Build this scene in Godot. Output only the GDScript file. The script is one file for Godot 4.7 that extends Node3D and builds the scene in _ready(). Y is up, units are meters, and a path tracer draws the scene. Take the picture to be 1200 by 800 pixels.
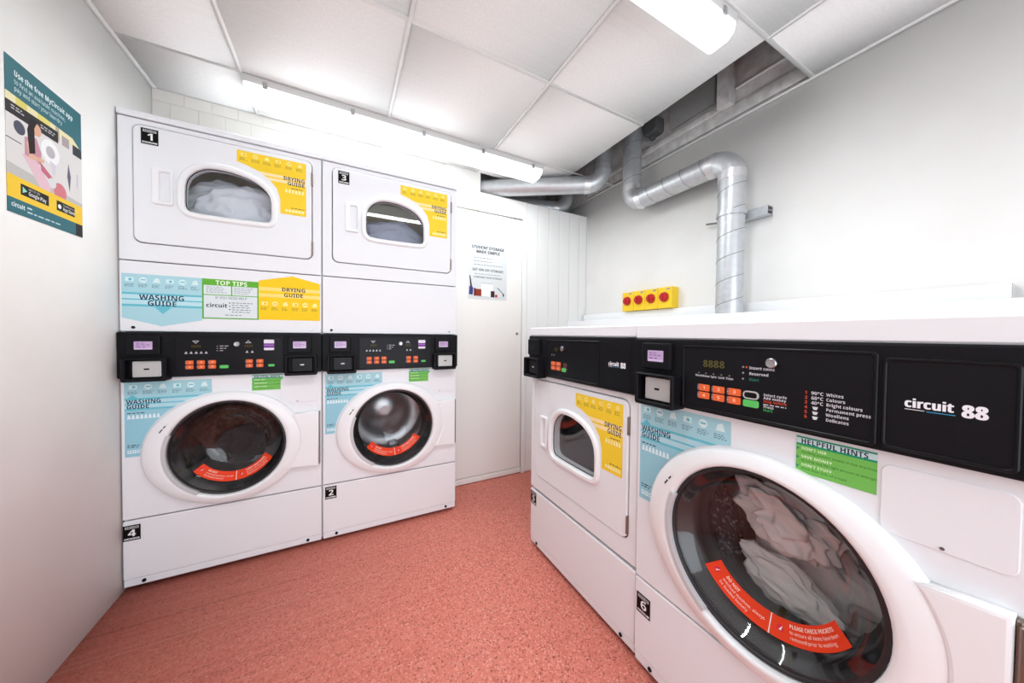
extends Node3D
# A small laundry room: two stacked washer-dryer towers, a dryer and a washer along the right wall.

const XL := -0.785      # left wall
const XW := 1.815       # right wall
const ZB := -2.1105     # back wall face
const ZS := -1.8375     # tower fronts
const XR := 0.836       # fronts of the right-hand machines
const YC := 2.178       # suspended ceiling
const YT := 2.66        # concrete slab
const ZF := 1.6         # wall behind the camera

var M := {}
var taken := {}
var rng := RandomNumberGenerator.new()


func _ready() -> void:
	rng.seed = 7
	camera_and_light()
	materials()
	room()
	ceiling()
	fixtures()
	towers()
	right_machines()
	laundry()
	ducts()
	wall_things()


# ------------------------------------------------------------------ camera, light
func camera_and_light() -> void:
	var c := Camera3D.new()
	c.name = "camera"
	c.position = Vector3(0, 1.05, 0)
	c.rotation = Vector3(-0.0197353667, -0.484982748, 0.0101882657)
	c.fov = 93.65844987
	c.near = 0.02
	c.current = true
	add_child(c)
	var e := Environment.new()
	e.background_mode = Environment.BG_COLOR
	e.background_color = Color(0.0, 0.0, 0.0)
	e.ambient_light_source = Environment.AMBIENT_SOURCE_DISABLED
	e.tonemap_mode = Environment.TONE_MAPPER_LINEAR
	e.tonemap_exposure = 1.16
	e.sdfgi_enabled = true
	e.ssao_enabled = true
	e.ssil_enabled = true
	var w := WorldEnvironment.new()
	w.name = "world"
	w.environment = e
	add_child(w)
	# the two fluorescent battens (their fittings are built in fixtures())
	batten_light(Vector3(0.392, 2.066, -1.85))
	batten_light(Vector3(0.437, 2.066, -0.694))
	# daylight from the frosted window in the wall behind the camera (built in room())
	var l := AreaLight3D.new()
	l.name = "window_light"
	l.area_size = Vector2(2.2, 1.75)
	l.light_energy = 2.9
	l.light_color = Color(0.925, 0.97, 1.0)
	l.area_range = 8.0
	l.area_attenuation = 2.0
	l.shadow_enabled = true
	l.position = Vector3(0.45, 0.925, ZF - 0.012)
	add_child(l)


func batten_light(at: Vector3) -> void:
	var l := AreaLight3D.new()
	l.name = "batten_light"
	l.area_size = Vector2(1.48, 0.07)
	l.light_energy = 0.95
	l.light_color = Color(0.96, 0.99, 1.0)
	l.area_range = 8.0
	l.area_attenuation = 2.0
	l.shadow_enabled = true
	l.position = at
	l.rotation.x = -PI / 2
	add_child(l, true)


# ------------------------------------------------------------------ materials
func mat(key: String, c: Color, rough := 0.6, metal := 0.0) -> StandardMaterial3D:
	var m := StandardMaterial3D.new()
	m.resource_name = key
	m.albedo_color = c
	m.roughness = rough
	m.metallic = metal
	M[key] = m
	return m


func noise_tex(freq: float, a: Color, b: Color, size := 256, octaves := 4, sd := 1) -> NoiseTexture2D:
	var n := FastNoiseLite.new()
	n.noise_type = FastNoiseLite.TYPE_SIMPLEX
	n.frequency = freq
	n.fractal_octaves = octaves
	n.seed = sd
	var g := Gradient.new()
	g.set_color(0, a)
	g.set_color(1, b)
	var t := NoiseTexture2D.new()
	t.width = size
	t.height = size
	t.seamless = true
	t.noise = n
	t.color_ramp = g
	return t


func triplanar(m: StandardMaterial3D, t: Texture2D, per_metre: float) -> void:
	m.albedo_texture = t
	m.uv1_triplanar = true
	m.uv1_world_triplanar = true
	m.uv1_scale = Vector3.ONE * per_metre


func materials() -> void:
	var m := mat("enamel", Color(0.933, 0.938, 0.95), 0.45)
	m.metallic_specular = 0.32
	mat("ring_white", Color(0.955, 0.956, 0.962), 0.3)
	mat("black", Color(0.085, 0.085, 0.1), 0.45).metallic_specular = 0.24
	mat("grip_grey", Color(0.78, 0.78, 0.79), 0.4)
	mat("black_gloss", Color(0.075, 0.075, 0.09), 0.3).metallic_specular = 0.28
	mat("rubber", Color(0.15, 0.15, 0.16), 0.42)
	mat("steel", Color(0.68, 0.68, 0.69), 0.3, 1.0)
	mat("steel_dark", Color(0.5, 0.49, 0.48), 0.4, 1.0)
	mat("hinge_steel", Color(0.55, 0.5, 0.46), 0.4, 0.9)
	m = mat("galvanised", Color(0.8, 0.81, 0.82), 0.38, 0.6)
	triplanar(m, noise_tex(0.03, Color(0.93, 0.93, 0.935), Color(1, 1, 1), 256, 4, 5), 3.0)
	mat("seam_steel", Color(0.56, 0.57, 0.58), 0.45, 0.6)
	mat("foil_tape", Color(0.86, 0.86, 0.87), 0.3, 0.75)
	mat("silver_plate", Color(0.76, 0.76, 0.75), 0.4, 0.3)
	mat("orange_button", Color(0.93, 0.42, 0.22), 0.45)
	mat("green_button", Color(0.35, 0.78, 0.38), 0.45)
	mat("yellow_plastic", Color(0.98, 0.82, 0.12), 0.4)
	mat("red_plastic", Color(0.74, 0.07, 0.12), 0.35)
	mat("purple_print", Color(0.5, 0.27, 0.6), 0.5)
	m = mat("lcd", Color(1, 1, 1), 0.25)
	m.albedo_texture = lcd_texture()
	m.texture_repeat = false
	m.emission_enabled = true
	m.emission = Color(0.6, 0.48, 0.68)
	m.emission_energy_multiplier = 0.12
	m = mat("glass", Color(0.03, 0.03, 0.035, 0.1), 0.03)
	m.transparency = BaseMaterial3D.TRANSPARENCY_ALPHA
	m = mat("dryer_glass", Color(0.1, 0.11, 0.14, 0.05), 0.03)
	m.transparency = BaseMaterial3D.TRANSPARENCY_ALPHA
	# walls
	m = mat("wall_paint", Color(0.95, 0.944, 0.935), 0.75)
	triplanar(m, noise_tex(0.012, Color(0.975, 0.97, 0.965), Color(1, 1, 1), 256, 4, 3), 0.8)
	mat("brick_paint", Color(0.885, 0.868, 0.845), 0.75)
	m = mat("door_paint", Color(0.945, 0.935, 0.918), 0.5)
	m = mat("board_paint", Color(0.95, 0.948, 0.942), 0.5)
	m = mat("tile", Color(0.965, 0.962, 0.957), 0.9)
	triplanar(m, noise_tex(0.09, Color(0.965, 0.965, 0.965), Color(1, 1, 1), 256, 3, 9), 3.0)
	mat("grid_bar", Color(0.9, 0.9, 0.895), 0.5)
	m = mat("concrete", Color(0.9, 0.895, 0.89), 0.9)
	triplanar(m, noise_tex(0.02, Color(0.82, 0.815, 0.81), Color(1, 1, 1), 256, 5, 21), 2.2)
	mat("grey_panel", Color(0.6, 0.61, 0.6), 0.6)
	mat("dark_metal", Color(0.42, 0.43, 0.43), 0.5, 0.4)
	mat("trim_white", Color(0.955, 0.957, 0.962), 0.5)
	m = mat("floor", Color(1, 1, 1), 0.5)
	triplanar(m, floor_texture(), 0.8)
	m.metallic_specular = 0.35
	# lamp diffuser
	m = mat("diffuser", Color(0.9, 0.9, 0.9), 0.5)
	m.emission_enabled = true
	m.emission = Color(0.96, 0.99, 1.0)
	m.emission_energy_multiplier = 0.95
	m = mat("frosted_pane", Color(0.9, 0.92, 0.94), 0.4)
	m.emission_enabled = true
	m.emission = Color(0.925, 0.97, 1.0)
	m.emission_energy_multiplier = 0.8
	mat("lamp_tray", Color(0.8, 0.8, 0.79), 0.5)
	mat("paper", Color(0.94, 0.94, 0.94), 0.7)
	mat("white_cloth", Color(0.97, 0.955, 0.95), 0.9)
	mat("blue_cloth", Color(0.93, 0.95, 0.99), 0.9)
	mat("grey_cloth", Color(0.62, 0.66, 0.74), 0.9)
	m = mat("brown_cloth", Color(0.42, 0.29, 0.25), 0.9)
	triplanar(m, noise_tex(0.03, Color(0.5, 0.45, 0.42), Color(1, 1, 1), 256, 4, 33), 4.0)
	mat("black_cloth", Color(0.13, 0.12, 0.13), 0.9)
	m = mat("patterned_cloth", Color(1, 1, 1), 0.9)
	triplanar(m, spotted_texture(), 8.0)
	mat("cream_drum", Color(0.92, 0.87, 0.72), 0.5)


func floor_texture() -> ImageTexture:
	var n := 1024
	var im := Image.create(n, n, false, Image.FORMAT_RGB8)
	im.fill(Color(0.83, 0.485, 0.42))
	var r := RandomNumberGenerator.new()
	r.seed = 11
	var tones := [Color(0.75, 0.41, 0.35), Color(0.79, 0.44, 0.38), Color(0.88, 0.54, 0.475), Color(0.9, 0.58, 0.51), Color(0.85, 0.505, 0.44), Color(0.68, 0.36, 0.31)]
	for i in 36000:
		var w := r.randi_range(2, 6)
		var h := r.randi_range(2, 6)
		var c: Color = tones[r.randi() % 6]
		im.fill_rect(Rect2i(r.randi() % n, r.randi() % n, w, h), c)
	for i in 5000:
		im.fill_rect(Rect2i(r.randi() % n, r.randi() % n, 3, 3), Color(0.88, 0.68, 0.62) if i % 3 else Color(0.4, 0.19, 0.18))
	return ImageTexture.create_from_image(im)


func lcd_texture() -> ImageTexture:
	var im := page(130, 80, Color(0.74, 0.64, 0.78))
	lines(im, 14, 14, 104, 2, 16, 7, Color(0.5, 0.34, 0.58), 71)
	lines(im, 14, 50, 90, 1, 16, 9, Color(0.54, 0.38, 0.62), 72)
	rect(im, 4, 66, 122, 8, Color(0.84, 0.8, 0.88))
	return ImageTexture.create_from_image(im)


func spotted_texture() -> ImageTexture:
	var im := Image.create(128, 128, false, Image.FORMAT_RGB8)
	im.fill(Color(0.17, 0.16, 0.18))
	var r := RandomNumberGenerator.new()
	r.seed = 5
	for i in 90:
		disc(im, Vector2(r.randf() * 128, r.randf() * 128), r.randf_range(1.5, 4.0), Color(0.55, 0.54, 0.58))
	return ImageTexture.create_from_image(im)


# ------------------------------------------------------------------ nodes
func numbered(called: String) -> String:
	if not taken.has(called):
		taken[called] = 0
		return called
	taken[called] += 1
	return "%s_%03d" % [called, taken[called]]


func thing(called: String, label: String, category: String, at := Vector3.ZERO, turn := 0.0, group := "") -> Node3D:
	var o := Node3D.new()
	o.name = numbered(called)
	add_child(o)
	o.position = at
	o.rotation.y = turn
	tag(o, label, category, group)
	return o


func tag(o: Node, label: String, category: String, group := "") -> void:
	o.set_meta("label", label)
	o.set_meta("category", category)
	if group:
		o.set_meta("group", group)


func structure(called: String) -> Node3D:
	var o := Node3D.new()
	o.name = called
	add_child(o)
	o.set_meta("kind", "structure")
	return o


func put(called: String, mesh: Mesh, m: Material, parent: Node) -> MeshInstance3D:
	var o := MeshInstance3D.new()
	o.name = called
	o.mesh = mesh
	o.material_override = m
	parent.add_child(o, true)
	return o


# ------------------------------------------------------------------ shapes
func tool() -> SurfaceTool:
	var st := SurfaceTool.new()
	st.begin(Mesh.PRIMITIVE_TRIANGLES)
	return st


func tri(st: SurfaceTool, a: Vector3, b: Vector3, c: Vector3, uv: Rect2) -> void:
	for v: Vector3 in [a, b, c]:
		st.set_uv(Vector2((v.x - uv.position.x) / uv.size.x, 1.0 - (v.y - uv.position.y) / uv.size.y))
		st.add_vertex(v)


func rr(x0: float, y0: float, x1: float, y1: float, r := 0.0, n := 5) -> PackedVector2Array:
	var p := PackedVector2Array()
	if r <= 0.0:
		return PackedVector2Array([Vector2(x0, y0), Vector2(x1, y0), Vector2(x1, y1), Vector2(x0, y1)])
	var cs := [Vector2(x1 - r, y0 + r), Vector2(x1 - r, y1 - r), Vector2(x0 + r, y1 - r), Vector2(x0 + r, y0 + r)]
	for k in 4:
		for i in n + 1:
			var a := -PI / 2 + k * PI / 2 + i * PI / 2 / n
			p.append(cs[k] + Vector2(cos(a), sin(a)) * r)
	return p


func ell(cx: float, cy: float, a: float, b: float, n := 64) -> PackedVector2Array:
	var p := PackedVector2Array()
	for i in n:
		p.append(Vector2(cx + a * cos(TAU * i / n), cy + b * sin(TAU * i / n)))
	return p


func inset(p: PackedVector2Array, d: float) -> PackedVector2Array:
	var q := PackedVector2Array()
	var n := p.size()
	for i in n:
		var e0 := (p[i] - p[(i + n - 1) % n]).normalized()
		var e1 := (p[(i + 1) % n] - p[i]).normalized()
		var nn := Vector2(-e0.y, e0.x) + Vector2(-e1.y, e1.x)
		var l := nn.length_squared()
		q.append(p[i] + nn * (2.0 * d / maxf(l, 0.5)))
	return q


func at_z(p: PackedVector2Array, z: float) -> PackedVector3Array:
	var q := PackedVector3Array()
	for v in p:
		q.append(Vector3(v.x, v.y, z))
	return q


func loft(st: SurfaceTool, loops: Array, cap0 := true, cap1 := true, smooth := false, uv := Rect2(0, 0, 1, 1)) -> void:
	for k in loops.size() - 1:
		var a: PackedVector3Array = loops[k]
		var b: PackedVector3Array = loops[k + 1]
		st.set_smooth_group(1 if smooth else k + 1)
		var n := a.size()
		for i in n:
			var j := (i + 1) % n
			tri(st, a[i], b[j], a[j], uv)
			tri(st, a[i], b[i], b[j], uv)
	st.set_smooth_group(-1)
	if cap0:
		cap(st, loops[0], false, uv)
	if cap1:
		cap(st, loops[loops.size() - 1], true, uv)


func cap(st: SurfaceTool, loop: PackedVector3Array, up: bool, uv: Rect2) -> void:
	# a flat polygon lying across z
	var flat := PackedVector2Array()
	for v in loop:
		flat.append(Vector2(v.x, v.y))
	var idx := Geometry2D.triangulate_polygon(flat)
	for k in idx.size() / 3:
		var a := loop[idx[k * 3]]
		var b := loop[idx[k * 3 + 1]]
		var c := loop[idx[k * 3 + 2]]
		var ccw := (b.x - a.x) * (c.y - a.y) - (b.y - a.y) * (c.x - a.x) > 0
		if ccw == up:
			tri(st, a, c, b, uv)
		else:
			tri(st, a, b, c, uv)


func done(st: SurfaceTool) -> ArrayMesh:
	st.generate_normals()
	return st.commit()


func plate(p: PackedVector2Array, z0: float, z1: float, ch := 0.0, uv := Rect2(0, 0, 1, 1)) -> ArrayMesh:
	var st := tool()
	if ch > 0.0:
		loft(st, [at_z(p, z0), at_z(p, z1 - ch), at_z(inset(p, ch * 0.3), z1 - ch * 0.3), at_z(inset(p, ch), z1)], true, true, false, uv)
	else:
		loft(st, [at_z(p, z0), at_z(p, z1)], true, true, false, uv)
	return done(st)


func box(a: Vector3, b: Vector3, ch := 0.0) -> ArrayMesh:
	var lo := a.min(b)
	var hi := a.max(b)
	var st := tool()
	var p := rr(lo.x, lo.y, hi.x, hi.y)
	if ch > 0.0:
		p = rr(lo.x, lo.y, hi.x, hi.y, ch, 2)
		loft(st, [at_z(inset(p, ch), lo.z), at_z(p, lo.z + ch), at_z(p, hi.z - ch), at_z(inset(p, ch), hi.z)])
	else:
		loft(st, [at_z(p, lo.z), at_z(p, hi.z)])
	return done(st)


func cast(p: PackedVector2Array, c: Vector2, ang: float) -> Vector2:
	var d := Vector2(cos(ang), sin(ang))
	var best := -1.0
	var n := p.size()
	for i in n:
		var a := p[i] - c
		var e := p[(i + 1) % n] - p[i]
		var den := d.cross(e)
		if absf(den) < 1e-12:
			continue
		var t := a.cross(e) / den
		var s := a.cross(d) / den
		if t > 0 and s >= -1e-5 and s <= 1.00001 and t > best:
			best = t
	return c + d * best


func ring_pair(outer: PackedVector2Array, inner: PackedVector2Array) -> Array:
	# the two outlines sampled at the same angles about the inner one's middle
	var c := Vector2.ZERO
	for v in inner:
		c += v / inner.size()
	var angles := []
	for v in outer:
		angles.append((v - c).angle())
	for v in inner:
		angles.append((v - c).angle())
	angles.sort()
	var o := PackedVector2Array()
	var i := PackedVector2Array()
	var last := -100.0
	for a: float in angles:
		if a - last < 1e-4:
			continue
		last = a
		o.append(cast(outer, c, a))
		i.append(cast(inner, c, a))
	return [o, i]


func frame(outer: PackedVector2Array, inner: PackedVector2Array, z0: float, z1: float, ch := 0.0) -> ArrayMesh:
	var pr := ring_pair(outer, inner)
	var o: PackedVector2Array = pr[0]
	var i: PackedVector2Array = pr[1]
	var st := tool()
	if ch > 0.0:
		loft(st, [at_z(o, z0), at_z(o, z1 - ch), at_z(inset(o, ch), z1), at_z(inset(i, -ch), z1), at_z(i, z1 - ch), at_z(i, z0), at_z(o, z0)], false, false)
	else:
		loft(st, [at_z(o, z0), at_z(o, z1), at_z(i, z1), at_z(i, z0), at_z(o, z0)], false, false)
	return done(st)


func turned(c: Vector2, rows: Array, cap0 := false, cap1 := false, smooth := true, n := 72) -> ArrayMesh:
	# rows of [half width, half height, z] about c
	var loops := []
	for q: Array in rows:
		loops.append(at_z(ell(c.x, c.y, q[0], q[1], n), q[2]))
	var st := tool()
	loft(st, loops, cap0, cap1, smooth)
	return done(st)


func tube(path: PackedVector3Array, radius: float, n := 24, closed_ends := true) -> ArrayMesh:
	var st := tool()
	var k := path.size()
	var t0 := (path[1] - path[0]).normalized()
	var u := t0.cross(Vector3.UP if absf(t0.y) < 0.9 else Vector3.RIGHT).normalized()
	var loops := []
	for i in k:
		var t := (path[mini(i + 1, k - 1)] - path[maxi(i - 1, 0)]).normalized()
		u = (u - t * u.dot(t)).normalized()
		var v := t.cross(u)
		var l := PackedVector3Array()
		for j in n:
			var a := TAU * j / n
			l.append(path[i] + (u * cos(a) + v * sin(a)) * radius)
		loops.append(l)
	loft(st, loops, false, false, true)
	if closed_ends:
		st.set_smooth_group(-1)
		for i in range(1, n - 1):
			var f: PackedVector3Array = loops[0]
			var g: PackedVector3Array = loops[k - 1]
			tri(st, f[0], f[i], f[i + 1], Rect2(0, 0, 1, 1))
			tri(st, g[0], g[i + 1], g[i], Rect2(0, 0, 1, 1))
	return done(st)


func bend(a: Vector3, corner: Vector3, b: Vector3, r: float, n := 10) -> PackedVector3Array:
	# a quarter-ish arc that leaves a->corner and arrives along corner->b
	var d0 := (corner - a).normalized()
	var d1 := (b - corner).normalized()
	var p := PackedVector3Array()
	var p0 := corner - d0 * r
	var p1 := corner + d1 * r
	for i in n + 1:
		var t := float(i) / n
		var w := t * PI / 2
		p.append(corner + (p0 - corner) * (1.0 - sin(w)) + (p1 - corner) * (1.0 - cos(w)))
	return p


# ------------------------------------------------------------------ printing
func disc(im: Image, c: Vector2, r: float, col: Color) -> void:
	for y in range(int(c.y - r), int(c.y + r) + 1):
		var h := sqrt(maxf(0.0, r * r - (y - c.y) * (y - c.y)))
		im.fill_rect(Rect2i(int(c.x - h), y, maxi(1, int(2 * h)), 1), col)


func fillp(im: Image, pts: Array, col: Color) -> void:
	# even-odd scanline fill of a polygon in pixels
	var lo := INF
	var hi := -INF
	for p: Vector2 in pts:
		lo = minf(lo, p.y)
		hi = maxf(hi, p.y)
	for y in range(maxi(0, int(lo)), mini(im.get_height() - 1, int(hi)) + 1):
		var xs := []
		for i in pts.size():
			var a: Vector2 = pts[i]
			var b: Vector2 = pts[(i + 1) % pts.size()]
			var yy := y + 0.5
			if (a.y <= yy) != (b.y <= yy):
				xs.append(a.x + (yy - a.y) / (b.y - a.y) * (b.x - a.x))
		xs.sort()
		for k in xs.size() / 2:
			im.fill_rect(Rect2i(roundi(xs[2 * k]), y, maxi(0, roundi(xs[2 * k + 1]) - roundi(xs[2 * k])), 1), col)


func rect(im: Image, x: float, y: float, w: float, h: float, col: Color) -> void:
	im.fill_rect(Rect2i(roundi(x), roundi(y), maxi(1, roundi(w)), maxi(1, roundi(h))), col)


func text(im: Image, s: String, x: float, y: float, em: float, col: Color, bold := false, align := 0, squeeze := 1.0) -> void:
	# y is the middle of the line; align 0 left, 1 centre, 2 right
	var f := SystemFont.new()
	f.font_names = PackedStringArray(["Droid Sans"])
	f.font_weight = 700 if bold else 400
	var t := TextMesh.new()
	t.font = f
	t.text = s
	t.font_size = 64
	t.pixel_size = 1.0 / 64
	t.depth = 0.0
	t.curve_step = 6.0
	t.horizontal_alignment = HORIZONTAL_ALIGNMENT_LEFT
	var arr := t.get_mesh_arrays()
	var vs: PackedVector3Array = arr[Mesh.ARRAY_VERTEX]
	var ix: PackedInt32Array = arr[Mesh.ARRAY_INDEX]
	var w := t.get_aabb().end.x * em * squeeze
	var ox := x - w * 0.5 * align
	for k in ix.size() / 3:
		var q := []
		for j in 3:
			var v := vs[ix[k * 3 + j]]
			q.append(Vector2(ox + v.x * em * squeeze, y - v.y * em))
		fillp(im, q, col)


func lines(im: Image, x: float, y: float, w: float, n: int, step: float, thick: float, col: Color, sd: int) -> void:
	# small print too small to read in the photograph
	var r := RandomNumberGenerator.new()
	r.seed = sd
	for i in n:
		var px := x
		var stop := x + w * r.randf_range(0.6, 1.0)
		while px < stop:
			var l := thick * r.randf_range(2.0, 5.0)
			rect(im, px, y + i * step, minf(l, stop - px), thick, col)
			px += l + thick * 1.2


func printed(im: Image, rough := 0.45) -> StandardMaterial3D:
	var m := StandardMaterial3D.new()
	m.albedo_texture = ImageTexture.create_from_image(im)
	m.texture_repeat = false
	m.roughness = rough
	m.metallic_specular = 0.26
	return m


func page(w: int, h: int, c: Color) -> Image:
	var im := Image.create(w, h, false, Image.FORMAT_RGB8)
	im.fill(c)
	return im


const NAVY := Color(0.16, 0.2, 0.3)


func icon_row(im: Image, x: float, y: float, w: float, n: int, size: float, col: Color, ink: Color, sd: int) -> void:
	var r := RandomNumberGenerator.new()
	r.seed = sd
	for i in n:
		var cx := x + w * (i + 0.5) / n
		match i % 3:
			0:
				rect(im, cx - size * 0.5, y - size * 0.35, size, size * 0.7, col)
				disc(im, Vector2(cx + size * 0.1, y), size * 0.22, ink)
			1:
				disc(im, Vector2(cx, y), size * 0.5, col)
				rect(im, cx - size * 0.3, y - size * 0.1, size * 0.6, size * 0.2, ink)
			_:
				fillp(im, [Vector2(cx - size * 0.5, y + size * 0.4), Vector2(cx + size * 0.5, y + size * 0.4), Vector2(cx + size * 0.2, y - size * 0.5), Vector2(cx - size * 0.3, y - size * 0.3)], col)
		lines(im, cx - w / n * 0.36, y + size * 0.75, w / n * 0.72, 3, 10, 4, NAVY.lerp(im.get_pixel(2, 2), 0.45), sd + i)


func print_washing_guide() -> Image:
	var pale := Color(0.66, 0.84, 0.88)
	var mid := Color(0.42, 0.76, 0.82)
	var im := page(526, 604, pale)
	rect(im, 0, 130, 526, 14, mid)
	rect(im, 0, 144, 526, 30, Color(0.72, 0.87, 0.91))
	rect(im, 0, 174, 526, 9, mid)
	rect(im, 0, 183, 526, 30, Color(0.72, 0.87, 0.91))
	rect(im, 0, 213, 526, 14, mid)
	rect(im, 0, 227, 526, 377, Color(0.6, 0.8, 0.86))
	fillp(im, [Vector2(5, 140), Vector2(85, 140), Vector2(45, 102)], mid)
	icon_row(im, 6, 40, 516, 6, 46, Color(0.86, 0.95, 0.96), mid, 3)
	text(im, "WASHING", 10, 160, 46, NAVY, true, 0, 0.92)
	text(im, "GUIDE", 10, 200, 46, NAVY, true, 0, 0.92)
	lines(im, 14, 248, 130, 1, 10, 6, NAVY, 8)
	for i in 8:
		fillp(im, [Vector2(14 + i * 24, 298), Vector2(34 + i * 24, 298), Vector2(30 + i * 24, 268), Vector2(20 + i * 24, 264)], Color(0.9, 0.96, 0.98))
	lines(im, 14, 508, 70, 2, 14, 6, NAVY, 9)
	for i in 3:
		rect(im, 14 + i * 27, 550, 22, 26, Color(0.9, 0.96, 0.98))
		disc(im, Vector2(25 + i * 27, 562), 6, Color(0.6, 0.8, 0.86))
	return im


func print_drying_guide() -> Image:
	var y := Color(0.98, 0.83, 0.22)
	var im := page(518, 520, y)
	icon_row(im, 6, 32, 506, 6, 40, Color(1.0, 0.92, 0.55), Color(0.97, 0.78, 0.1), 13)
	rect(im, 0, 158, 518, 28, Color(1.0, 0.9, 0.68))
	rect(im, 0, 198, 518, 28, Color(1.0, 0.9, 0.68))
	text(im, "DRYING", 506, 176, 50, NAVY, true, 2, 0.9)
	text(im, "GUIDE", 506, 220, 50, NAVY, true, 2, 0.9)
	lines(im, 400, 262, 110, 1, 10, 6, NAVY, 18)
	for i in 6:
		fillp(im, [Vector2(352 + i * 26, 310), Vector2(372 + i * 26, 310), Vector2(368 + i * 26, 280), Vector2(356 + i * 26, 276)], Color(1.0, 0.95, 0.7))
	lines(im, 400, 452, 110, 1, 14, 6, NAVY, 19)
	for i in 6:
		rect(im, 352 + i * 26, 472, 20, 24, Color(1.0, 0.95, 0.7))
	return im


func print_washing_banner() -> Image:
	# 0.237 x 0.21 m, the lower edge cut to an arrow point
	var pale := Color(0.68, 0.85, 0.89)
	var mid := Color(0.42, 0.76, 0.82)
	var im := page(474, 420, pale)
	icon_row(im, 4, 46, 466, 6, 46, Color(0.86, 0.95, 0.96), mid, 23)
	rect(im, 0, 150, 474, 16, mid)
	rect(im, 0, 166, 474, 34, Color(0.76, 0.9, 0.93))
	rect(im, 0, 200, 474, 10, mid)
	rect(im, 0, 210, 474, 34, Color(0.76, 0.9, 0.93))
	rect(im, 0, 244, 474, 18, mid)
	fillp(im, [Vector2(180, 258), Vector2(290, 258), Vector2(232, 320)], mid)
	text(im, "WASHING", 228, 186, 58, NAVY, true, 1, 0.98)
	text(im, "GUIDE", 228, 234, 58, NAVY, true, 1, 0.98)
	return im


func print_top_tips() -> Image:
	# 0.193 x 0.171 m
	var g := Color(0.4, 0.7, 0.24)
	var im := page(386, 342, g)
	rect(im, 10, 54, 366, 278, Color(0.88, 0.91, 0.92))
	rect(im, 192, 54, 8, 80, g)
	rect(im, 10, 132, 366, 7, g)
	text(im, "TOP TIPS", 196, 30, 52, Color(0.95, 1, 0.9), true, 1)
	lines(im, 26, 66, 150, 4, 15, 5, Color(0.55, 0.6, 0.62), 31)
	lines(im, 212, 66, 150, 4, 15, 5, Color(0.55, 0.6, 0.62), 32)
	text(im, "IF YOU NEED HELP", 193, 158, 26, Color(0.3, 0.34, 0.38), false, 1)
	text(im, "circuit", 24, 226, 46, Color(0.14, 0.15, 0.18), true)
	lines(im, 196, 196, 160, 5, 20, 6, Color(0.4, 0.44, 0.48), 33)
	for i in 3:
		disc(im, Vector2(182, 200 + i * 28), 5, Color(0.14, 0.15, 0.18))
	lines(im, 150, 304, 150, 1, 20, 6, Color(0.45, 0.48, 0.52), 34)
	return im


func print_drying_banner() -> Image:
	# 0.24 x 0.21 m, the upper edge cut to an arrow point
	var im := page(480, 420, Color(0.98, 0.81, 0.14))
	rect(im, 0, 118, 480, 34, Color(1.0, 0.88, 0.5))
	rect(im, 0, 176, 480, 34, Color(1.0, 0.88, 0.5))
	text(im, "DRYING", 264, 132, 50, NAVY, true, 1)
	text(im, "GUIDE", 264, 184, 50, NAVY, true, 1)
	icon_row(im, 4, 270, 472, 6, 46, Color(1.0, 0.93, 0.6), Color(0.95, 0.75, 0.1), 43)
	return im


func print_hints() -> Image:
	# 0.112 x 0.078 m
	var im := page(448, 312, Color(0.47, 0.76, 0.36))
	rect(im, 0, 0, 448, 12, Color(0.13, 0.6, 0.45))
	rect(im, 0, 12, 448, 46, Color(0.8, 0.9, 0.9))
	rect(im, 0, 58, 448, 16, Color(0.13, 0.6, 0.45))
	text(im, "HELPFUL HINTS", 216, 38, 58, NAVY, true, 1, 0.88)
	var ink := Color(0.16, 0.34, 0.16)
	var pale := Color(0.92, 0.98, 0.85)
	for i in 3:
		fillp(im, [Vector2(0, 90 + i * 76), Vector2(22, 104 + i * 76), Vector2(0, 120 + i * 76)], Color(0.13, 0.6, 0.45))
	text(im, "DON'T USE", 32, 98, 30, pale, true)
	text(im, "washing powder sheets in the machine", 32, 130, 24, ink)
	text(im, "SAVE MONEY", 32, 168, 30, pale, true)
	text(im, "by using only the right amount of detergent", 32, 200, 24, ink, false, 0, 0.92)
	text(im, "DON'T STUFF", 32, 238, 30, pale, true)
	text(im, "more than 2/3s of a load", 32, 270, 24, ink)
	return im


func print_number(n: int) -> Image:
	var im := page(200, 248, Color(0.04, 0.04, 0.045))
	rect(im, 22, 18, 156, 40, Color(0.75, 0.76, 0.76))
	text(im, "circuit", 100, 36, 44, Color(0.05, 0.05, 0.06), true, 1)
	text(im, str(n), 100, 128, 150, Color(0.96, 0.96, 0.96), true, 1, 1.15)
	rect(im, 14, 206, 172, 24, Color(0.9, 0.9, 0.9))
	lines(im, 22, 214, 156, 1, 10, 8, Color(0.2, 0.2, 0.22), 60 + n)
	return im


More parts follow.
